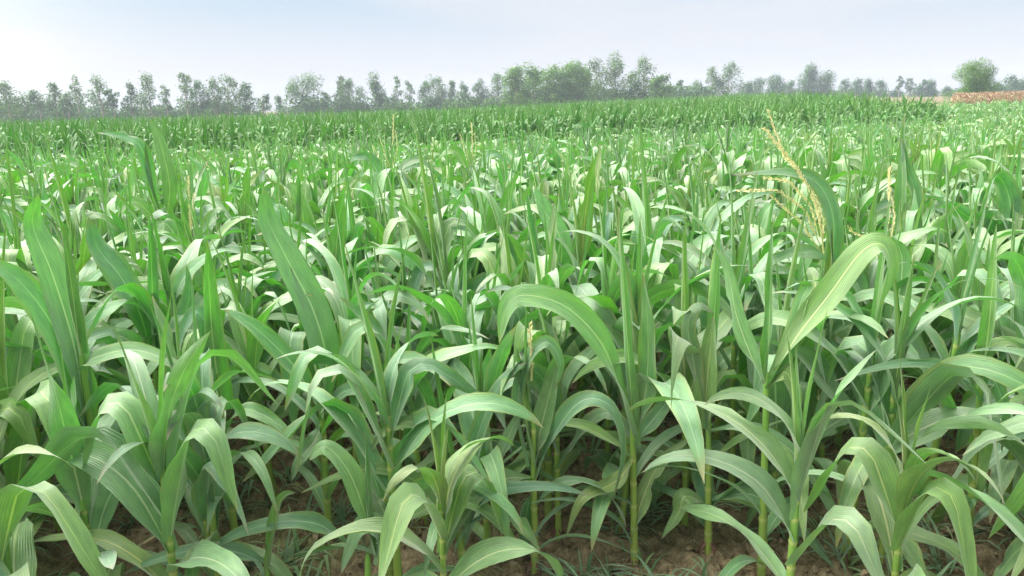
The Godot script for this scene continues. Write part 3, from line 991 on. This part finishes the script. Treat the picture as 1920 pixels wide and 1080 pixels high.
	L(-10, 0.0295, 0.28, -43, 0, [-0.016, 0.699, 0.045, 0.819, 0.081, 0.973, 0.105, 1.032, 0.059, 1.043])
	L(30, 0.0297, 0.28, -58, 0, [-0.016, 0.681, 0.036, 0.760, 0.073, 0.678, 0.065, 0.568])
	L(40, 0.0248, 0.28, -49, 0, [-0.009, 0.460, 0.036, 0.490, 0.073, 0.445, 0.059, 0.385])
	hero("tasselled maize plant with a long bent golden spike, tallest tassel on the right", "the bent golden tassel on the right", 1.279, -3.089, 0.734, -0.044, 0.0180, 5)
	L(195, 0.0420, 0.28, 67, 0, [0.022, 0.690, 0.012, 0.974, 0.027, 1.142, 0.096, 1.256, 0.212, 1.291, 0.412, 1.280])
	L(30, 0.0448, 0.28, -62, 0, [-0.022, 0.623, 0.097, 0.504, 0.161, 0.288, 0.163, -0.017])
	L(170, 0.0388, 0.28, 62, 0, [0.034, 0.668, 0.140, 0.808, 0.236, 0.879, 0.324, 0.852])
	L(20, 0.0373, 0.28, -62, 0, [-0.020, 0.600, 0.079, 0.719, 0.158, 0.703, 0.205, 0.597])
	L(-16, 0.0317, 1.90, -39, 1, [-0.028, 0.712, -0.023, 0.844, -0.023, 0.973, -0.026, 1.080])
	T([[-0.048, 0.974, 0.000, -0.080, 1.144, 0.000, -0.183, 1.321, 0.000, -0.315, 1.466, 0.020], [-0.065, 1.006, 0.000, -0.139, 1.148, 0.020, -0.256, 1.232, 0.050, -0.423, 1.240, 0.080], [-0.072, 0.996, 0.000, -0.157, 1.107, 0.020, -0.286, 1.213, 0.050], [-0.071, 1.038, 0.000, -0.112, 1.165, 0.000, -0.211, 1.264, 0.030, -0.323, 1.284, 0.060], [-0.064, 1.059, 0.000, -0.106, 1.245, -0.030, -0.209, 1.349, -0.050, -0.280, 1.533, -0.050], [-0.056, 0.996, 0.000, -0.048, 1.098, -0.020, -0.079, 1.201, -0.040]])
	hero("maize plant with two short upright golden tassel spikes beside the great arching blade", "the two golden spikes on the right", 1.623, -3.302, 0.740, -0.090, 0.0160, 5)
	L(10, 0.0452, 0.28, -58, 0, [-0.035, 0.501, 0.021, 0.740, 0.017, 0.925, -0.054, 1.015, -0.136, 0.992])
	L(190, 0.0419, 0.28, 64, 0, [0.054, 0.597, 0.168, 0.831, 0.239, 0.923, 0.302, 0.899])
	L(15, 0.0483, 0.28, 64, 0, [-0.032, 0.403, 0.077, 0.435, 0.166, 0.368, 0.181, 0.197, 0.066, 0.036])
	L(170, 0.0373, 0.28, 39, 0, [0.052, 0.428, 0.145, 0.314, 0.159, 0.165])
	T([[-0.070, 0.787, 0.000, -0.061, 0.948, 0.000, -0.045, 1.105, 0.000, -0.061, 1.293, 0.000], [-0.067, 0.879, 0.000, -0.041, 0.996, 0.020, -0.031, 1.085, 0.020, -0.051, 1.174, 0.020], [-0.073, 0.902, 0.000, -0.117, 1.001, 0.040, -0.216, 1.029, 0.060, -0.253, 1.067, 0.080]])
	hero("maize plant at the right edge with a stout pale spear, bare soil at its foot", "the stout spear at the right", 1.545, -2.462, 0.736, -0.035, 0.0165, 4)
	L(2, 0.0356, 1.50, -46, 1, [-0.019, 0.717, -0.018, 0.879, -0.024, 1.053, -0.032, 1.214])
	L(10, 0.0275, 0.28, -55, 0, [-0.025, 0.663, -0.018, 0.790, 0.041, 0.828, 0.099, 0.794])
	L(160, 0.0240, 0.28, 60, 0, [0.023, 0.626, 0.121, 0.731, 0.263, 0.790, 0.435, 0.807, 0.636, 0.787])
	L(30, 0.0292, 0.28, -67, 0, [-0.011, 0.588, 0.008, 0.702, 0.055, 0.600, 0.062, 0.452])
	L(120, 0.0375, 0.28, -2, 0, [0.008, 0.551, 0.001, 0.453, 0.010, 0.322, -0.106, 0.188])
	L(20, 0.0242, 0.28, -60, 0, [0.003, 0.340, 0.082, 0.274, 0.169, 0.181])
	L(150, 0.0288, 0.28, 20, 0, [0.010, 0.282, 0.058, 0.256, 0.052, 0.136])
	hero("mid-field maize plant at the centre, two broad blades held up around a spear", "the upright pair at mid centre", 0.144, -3.754, 0.663, 0.015, 0.0165, 4)
	L(190, 0.0547, 0.28, 61, 2, [-0.035, 0.662, -0.094, 0.873, -0.085, 1.001, -0.016, 1.115, 0.028, 1.228])
	L(193, 0.0508, 1.90, 59, 1, [0.011, 0.663, 0.033, 0.873, 0.053, 1.052, 0.070, 1.216])
	L(170, 0.0446, 0.28, -66, 0, [0.022, 0.610, 0.078, 0.825, 0.140, 0.957, 0.228, 1.008, 0.291, 0.991])
	L(10, 0.0470, 0.28, -60, 0, [0.034, 0.555, 0.113, 0.716, 0.216, 0.809, 0.317, 0.772])
	L(160, 0.0473, 0.28, 50, 0, [0.017, 0.556, 0.125, 0.675, 0.182, 0.576, 0.199, 0.445])
	hero("maize plant whose broad pale blade leans left beside the left whorl", "the pale blade leaning left", -1.446, -3.064, 0.677, 0.004, 0.0165, 5)
	L(190, 0.0555, 0.28, 40, 2, [0.003, 0.632, 0.031, 0.809, 0.095, 0.959, 0.172, 1.065, 0.196, 1.191])
	L(198, 0.0416, 1.90, 36, 1, [-0.010, 0.654, -0.039, 0.876, -0.062, 1.089, -0.072, 1.213])
	L(-10, 0.0425, 0.28, 61, 0, [0.015, 0.587, 0.099, 0.714, 0.166, 0.864, 0.170, 0.993])
	L(160, 0.0371, 0.28, 61, 0, [0.000, 0.565, 0.081, 0.709, 0.156, 0.719, 0.243, 0.622])
	L(20, 0.0392, 0.28, -33, 0, [0.009, 0.473, 0.138, 0.532, 0.219, 0.451, 0.256, 0.342])
	L(60, 0.0485, 0.28, -3, 0, [0.002, 0.335, 0.080, 0.247, 0.090, 0.134])
	hero("maize plant whose high blade rises up to the hazy trees on the left", "the high blade before left trees", -2.445, -5.469, 0.803, 0.094, 0.0165, 4)
	L(190, 0.0491, 0.28, 43, 2, [-0.074, 0.803, -0.145, 1.096, -0.122, 1.364, -0.062, 1.551])
	L(202, 0.0436, 1.90, 33, 1, [-0.050, 0.804, -0.005, 1.060, 0.003, 1.240, -0.008, 1.418])
	L(170, 0.0459, 0.28, 61, 0, [-0.031, 0.804, 0.011, 1.314, 0.114, 1.430, 0.292, 1.471])
	L(-10, 0.0468, 0.28, 60, 0, [0.092, 0.766, 0.254, 0.906, 0.368, 1.157, 0.263, 1.305])
	L(160, 0.0493, 0.28, 65, 0, [-0.056, 0.729, 0.052, 0.958, 0.146, 1.001, 0.245, 0.863])
	hero("maize plant with tall twin leaves bending together, upper left of centre", "the twin leaves upper left", -1.364, -4.782, 0.714, 0.103, 0.0165, 4)
	L(190, 0.0512, 0.28, 48, 2, [-0.092, 0.713, -0.130, 0.909, -0.106, 1.102, -0.063, 1.181])
	L(190, 0.0437, 0.28, 48, 0, [-0.057, 0.681, 0.005, 0.975, 0.067, 1.039, 0.109, 1.129])
	L(196, 0.0415, 1.90, 45, 1, [-0.068, 0.681, -0.083, 0.910, -0.116, 1.103, -0.123, 1.260])
	L(20, 0.0483, 0.28, -57, 0, [0.082, 0.647, 0.229, 0.849, 0.381, 0.918, 0.446, 0.825])
	L(160, 0.0488, 0.28, 62, 0, [-0.040, 0.648, 0.082, 0.758, 0.179, 0.702, 0.222, 0.575])
	hero("maize plant hung with a soft pale tassel, upper centre left of the field", "the soft pale tassel", -1.175, -7.676, 0.912, 0.058, 0.0165, 4)
	L(10, 0.0526, 0.28, -62, 0, [0.061, 0.887, 0.194, 1.088, 0.353, 1.136, 0.452, 1.035])
	L(170, 0.0525, 0.28, 65, 0, [-0.041, 0.887, 0.109, 1.145, 0.256, 1.175, 0.334, 1.128])
	L(10, 0.0530, 0.28, -56, 0, [0.048, 0.836, 0.186, 0.937, 0.225, 0.682])
	L(156, 0.0455, 1.90, -56, 1, [-0.047, 0.887, -0.023, 1.090, -0.016, 1.241, -0.008, 1.365])
	L(170, 0.0571, 0.28, 63, 0, [-0.045, 0.785, 0.125, 0.894, 0.238, 0.695])
	T([[0.057, 0.988, 0.000, 0.074, 1.189, 0.000, 0.105, 1.559, 0.000], [0.060, 1.039, 0.000, 0.008, 1.192, 0.030, -0.029, 1.353, 0.050], [0.067, 1.064, 0.000, 0.118, 1.236, -0.030, 0.113, 1.410, -0.030], [0.061, 1.049, 0.000, -0.059, 1.167, 0.000, -0.103, 1.268, 0.000]])
	hero("maize plant with golden tassel strands standing up, right of the soft pale tassel", "the golden strands near the top", -0.412, -8.181, 0.941, 0.024, 0.0165, 4)
	L(10, 0.0560, 0.28, -63, 0, [0.032, 0.913, 0.176, 1.100, 0.287, 1.152, 0.421, 1.044])
	L(170, 0.0560, 0.28, 64, 0, [-0.021, 0.914, 0.095, 1.159, 0.201, 1.189, 0.312, 1.114])
	L(10, 0.0608, 0.28, -58, 0, [0.029, 0.832, 0.143, 0.940, 0.190, 0.668])
	L(162, 0.0485, 1.90, -56, 1, [-0.025, 0.914, -0.010, 1.102, 0.006, 1.262, 0.002, 1.368])
	L(170, 0.0608, 0.28, 61, 0, [-0.017, 0.805, 0.161, 0.867, 0.252, 0.627])
	T([[0.030, 0.994, 0.000, 0.048, 1.208, 0.000, 0.046, 1.471, 0.000], [0.031, 1.021, 0.000, -0.027, 1.185, 0.030, -0.072, 1.371, 0.050], [0.037, 1.037, 0.000, 0.084, 1.205, -0.030, 0.074, 1.365, -0.030]])
	hero("maize plant with a yellow young tassel held tight against its spear, at the left", "the tight yellow tassel at the left", -1.922, -4.526, 0.806, 0.108, 0.0165, 4)
	L(163, 0.0363, 1.90, 64, 1, [-0.062, 0.776, -0.062, 0.961, -0.059, 1.113, -0.067, 1.262])
	L(10, 0.0484, 0.28, -50, 0, [0.090, 0.744, 0.226, 0.960, 0.300, 1.036, 0.272, 0.930])
	L(170, 0.0486, 0.28, 67, 0, [-0.066, 0.744, 0.011, 0.934, 0.064, 0.967, 0.132, 0.879])
	L(20, 0.0487, 0.28, -50, 0, [0.077, 0.713, 0.237, 0.782, 0.295, 0.661])
	L(160, 0.0490, 0.28, 62, 0, [-0.059, 0.650, 0.036, 0.722, 0.113, 0.542])
	T([[0.097, 0.899, 0.000, 0.105, 1.021, 0.000, 0.118, 1.231, 0.000], [0.101, 0.929, 0.000, 0.133, 1.038, 0.020, 0.151, 1.143, 0.020]])
	hero("tall spear shaped maize plant standing above its neighbours at the upper right", "the tall lone spear upper right", 2.299, -4.502, 0.709, -0.087, 0.0165, 4)
	L(17, 0.0602, 1.50, -61, 1, [-0.046, 0.552, -0.070, 0.924, -0.089, 1.224, -0.103, 1.501])
	L(190, 0.0409, 0.28, -57, 0, [0.052, 0.678, -0.001, 0.985, 0.075, 1.224, 0.115, 1.371])
	L(15, 0.0464, 0.28, 62, 0, [-0.040, 0.615, 0.080, 0.712, 0.231, 0.561, 0.276, 0.375])
	L(165, 0.0460, 0.28, 45, 0, [0.064, 0.616, 0.243, 0.753, 0.382, 0.732, 0.445, 0.645])
	L(25, 0.0467, 0.28, -64, 0, [-0.044, 0.552, 0.039, 0.558, 0.095, 0.373])
	hero("maize plant with a squared off drooping top blade at the far right of the field", "the squared blade at far right", 2.833, -4.365, 0.812, -0.117, 0.0165, 4)
	L(170, 0.0654, 0.28, -43, 0, [0.087, 0.782, 0.091, 0.960, 0.151, 1.108, 0.220, 1.140, 0.227, 0.937])
	L(-17, 0.0496, 1.90, -31, 1, [-0.066, 0.721, -0.060, 0.929, -0.073, 1.134, -0.093, 1.335])
	L(170, 0.0512, 0.28, -58, 0, [0.086, 0.721, 0.220, 0.878, 0.360, 0.943, 0.465, 1.006, 0.560, 0.996])
	L(10, 0.0520, 0.28, -57, 0, [-0.065, 0.691, 0.006, 0.781, 0.080, 0.722])
	L(160, 0.0522, 0.28, 33, 0, [0.072, 0.630, 0.211, 0.643, 0.265, 0.467])
	hero("maize plant cut by the bottom edge, wide rolling blade over soil, lower left", "the rolling blade lower left", -0.789, -2.207, 0.261, 0.062, 0.0165, 0)
	L(165, 0.0319, 0.28, 46, 0, [-0.252, 0.254, -0.178, 0.331, -0.072, 0.359, 0.066, 0.340, 0.207, 0.262])
	L(160, 0.0306, 0.28, 46, 0, [-0.012, 0.225, 0.090, 0.294, 0.237, 0.320, 0.383, 0.289])
	L(-11, 0.0293, 1.90, -56, 1, [0.017, 0.188, 0.060, 0.400, 0.087, 0.449, 0.119, 0.454])
	hero("maize plant cut by the bottom edge, folded blade and dark narrow spear", "the folded blade at bottom edge", -0.468, -2.144, 0.291, 0.065, 0.0165, 0)
	L(170, 0.0342, 0.28, 46, 2, [-0.032, 0.255, -0.054, 0.358, -0.025, 0.388, 0.017, 0.350, 0.064, 0.233])
	L(180, 0.0324, 0.28, 50, 2, [-0.035, 0.291, -0.013, 0.448, 0.025, 0.568, 0.082, 0.637, 0.131, 0.596])
	L(173, 0.0234, 1.90, 65, 1, [-0.027, 0.291, -0.031, 0.430, -0.033, 0.567, -0.035, 0.683])
	# individual plants between them, out to where the photograph stops showing them singly
	var protos := []
	for k in 20:
		var root := Node3D.new()
		root.name = "maize_plant"
		build_plant(root, plan(rng.randi_range(8, 10), r(0.95, 1.08), 15), leaf_mats[k % 4], r(0.0115, 0.0155), Vector2(r(-0.05, 0.05), r(-0.05, 0.05)))
		protos.append(root)
	var spots := []
	var rest := []
	var row := 1.75
	while row < 40.0:
		var x := -0.72 * row - 1.6
		while x < 0.72 * row + 1.6:
			var p := Vector2(x + r(-0.1, 0.1), -row + r(-0.17, 0.17))
			x += r(0.21, 0.31)
			var ok := true
			for q in occupied:
				if q.distance_to(p) < (0.22 if p.length() < q.length() else 0.15): ok = false
			# keep the view open where the photograph shows soil, and nothing right in front of the lens
			if p.length() < 2.05 or not ok or (p.length() < 2.75 and rng.randf() < 0.26): continue
			if p.x > 0.95 and p.y > -3.1 and rng.randf() < 0.25: continue
			# the front field ends where the tall stand begins
			if p.x < 15.2 and p.y < -22.2 - (p.x - 0.0) * 0.338 + 0.7: continue
			if p.y < -27.5 and p.x < 15.7 + (-p.y - 27.5) * 0.24: continue
			if p.y < -31.0 and p.x > -p.y * 0.72: continue
			if p.y > -9.6 and absf(p.x) < -p.y * 0.66 + 0.35: spots.append(p)
			else: rest.append(p)
		row += 0.28 if row < 5.0 else (0.36 if row < 10.0 else 0.46)
	spots.sort_custom(func(a, b): return a.length() < b.length())
	var room := 300 - heroes.size()
	for i in range(room, spots.size()): rest.append(spots[i])
	spots.resize(mini(room, spots.size()))
	var word := ["arching", "drooping", "folded", "upright", "slender"]
	for p in spots:
		var k := rng.randi() % protos.size()
		var o: Node3D = protos[k].duplicate()
		o.name = numbered("maize_plant")
		add_child(o)
		o.position = Vector3(p.x, ground_y(p.x, p.y) + soil_bump(p.x, p.y) - 0.005, p.y)
		o.rotation = Vector3(r(-0.05, 0.05), r(0, TAU), r(-0.05, 0.05))
		var s := r(0.86, 1.1) if p.length() > 2.75 else r(0.8, 0.95)
		o.scale = Vector3(s, s * r(0.94, 1.06), s)
		var mat := leaf_mats[rng.randi() % 4]
		for c in o.get_children():
			if String(c.name).begins_with("leaf"): c.set_surface_override_material(0, mat)
		# a nearby plant with a look of its own, and on which side of it this one stands
		var best = null
		var best_rel := ""
		var best_cost := 1e9
		for q in heroes:
			var v: Vector2 = p - q.p
			var away: Vector2 = q.p.normalized()
			var ang := rad_to_deg(atan2(v.dot(Vector2(-away.y, away.x)), v.dot(away)))
			var oct := posmod(int(round(ang / 45.0)), 8)
			var rel: String = ["behind", "behind and right of", "right of", "before and right of", "in front of", "before and left of", "left of", "behind and left of"][oct]
			var nth: int = q.n.get(rel, 0)
			var cost := v.length() + 0.22 * nth + (50.0 if nth > 9 else 0.0)
			if cost < best_cost:
				best_cost = cost
				best = q
				best_rel = rel
		var rel := best_rel
		var nth: int = best.n.get(rel, 0)
		best.n[rel] = nth + 1
		var ord: String = ["nearest", "second", "third", "fourth", "fifth", "sixth", "seventh", "eighth", "ninth", "tenth"][mini(nth, 9)]
		tag(o, "green maize plant, %s one %s %s" % [ord, rel, best.short], "maize plant", "maize plants of the front field")
	for q in protos: q.free()
	# the mass of the crop beyond
	var crop := thing("maize_crop", Vector3.ZERO)
	tag(crop, "pale green sea of young maize receding to the tall stand", "maize crop", "", "stuff")
	var kinds := []
	var wh := []
	var ti := []
	for k in 8:
		kinds.append(merged_plant(10, r(0.97, 1.06), k == 7, 1.0, 11, 5))
		wh.append([])
		ti.append([])
	for p in rest:
		var k := rng.randi() % 7 if rng.randf() < 0.97 else 7
		var s := r(0.84, 1.12)
		wh[k].append(Transform3D(Basis(Vector3.UP, r(0, TAU)).scaled(Vector3(s, s * r(0.93, 1.1), s)) * Basis(Vector3.RIGHT, r(-0.07, 0.07)), Vector3(p.x, ground_y(p.x, p.y) + soil_bump(p.x, p.y) - 0.005, p.y)))
		var g := r(0.85, 1.15)
		ti[k].append(Color(g * r(0.9, 1.15), g, g * r(0.85, 1.15)))
	for k in 8: scatter("plants", kinds[k], leaf_mats[k % 4], wh[k], ti[k], crop)
	print("single ", spots.size() + heroes.size(), " rest ", rest.size())

func build_weeds() -> void:
	var root := thing("weeds", Vector3.ZERO)
	tag(root, "small green grass weeds and seedlings on the soil", "weeds", "", "stuff")
	for k in 4:
		var b := Buf.new()
		var n := 5 + k * 2
		for i in n:
			var rh := arch(0.0, r(25, 75), r(20, 110), 1.3, r(0.06, 0.19), 6)
			add_leaf(b, Vector3(r(-0.02, 0.02), 0, r(-0.02, 0.02)), r(0, 360), rh, r(0.0025, 0.007), 0.4, 0, r(-40, 40), Color(1.25, 1.2, 0.9), 3, 0)
		var wh := []
		var ti := []
		for i in 420:
			var z := -r(1.9, 8.5)
			var x := r(-1, 1) * (0.8 + 0.7 * -z)
			if nz.get_noise_2d(x * 14.0 + 200.0, z * 14.0) < -0.12: continue
			var s := r(0.6, 1.5)
			wh.append(Transform3D(Basis(Vector3.UP, r(0, TAU)).scaled(Vector3(s, s, s)), Vector3(x, ground_y(x, z) + soil_bump(x, z) - 0.004, z)))
			var q := r(0.8, 1.2)
			ti.append(Color(q, q, q))
		scatter("tufts", b.mesh(), leaf_mats[k], wh, ti, root)
	# dry bits of stalk and leaf
	var litter := thing("plant_litter", Vector3.ZERO)
	tag(litter, "dry pale scraps of stalk and leaf lying on the soil", "plant litter", "", "stuff")
	var lb := Buf.new()
	add_leaf(lb, Vector3.ZERO, 0, arch(0.012, 12, 50, 1.0, 0.15, 8, 0.3), 0.006, 1.2, 20, 70, Color(1, 1, 1), 4, 0)
	var lw := []
	var lt := []
	for i in 260:
		var z := -r(1.9, 8.0)
		var x := r(-1, 1) * (0.8 + 0.7 * -z)
		var s := r(0.5, 1.6)
		lw.append(Transform3D(Basis(Vector3.UP, r(0, TAU)).scaled(Vector3(s, s, s)), Vector3(x, ground_y(x, z) + soil_bump(x, z) + 0.004, z)))
		var q := r(0.5, 1.1)
		lt.append(Color(0.52 * q, 0.42 * q, 0.26 * q))
	var lm := StandardMaterial3D.new()
	lm.resource_name = "dry_scrap"
	lm.vertex_color_use_as_albedo = true
	lm.roughness = 0.9
	lm.cull_mode = BaseMaterial3D.CULL_DISABLED
	scatter("scraps", lb.mesh(), lm, lw, lt, litter)
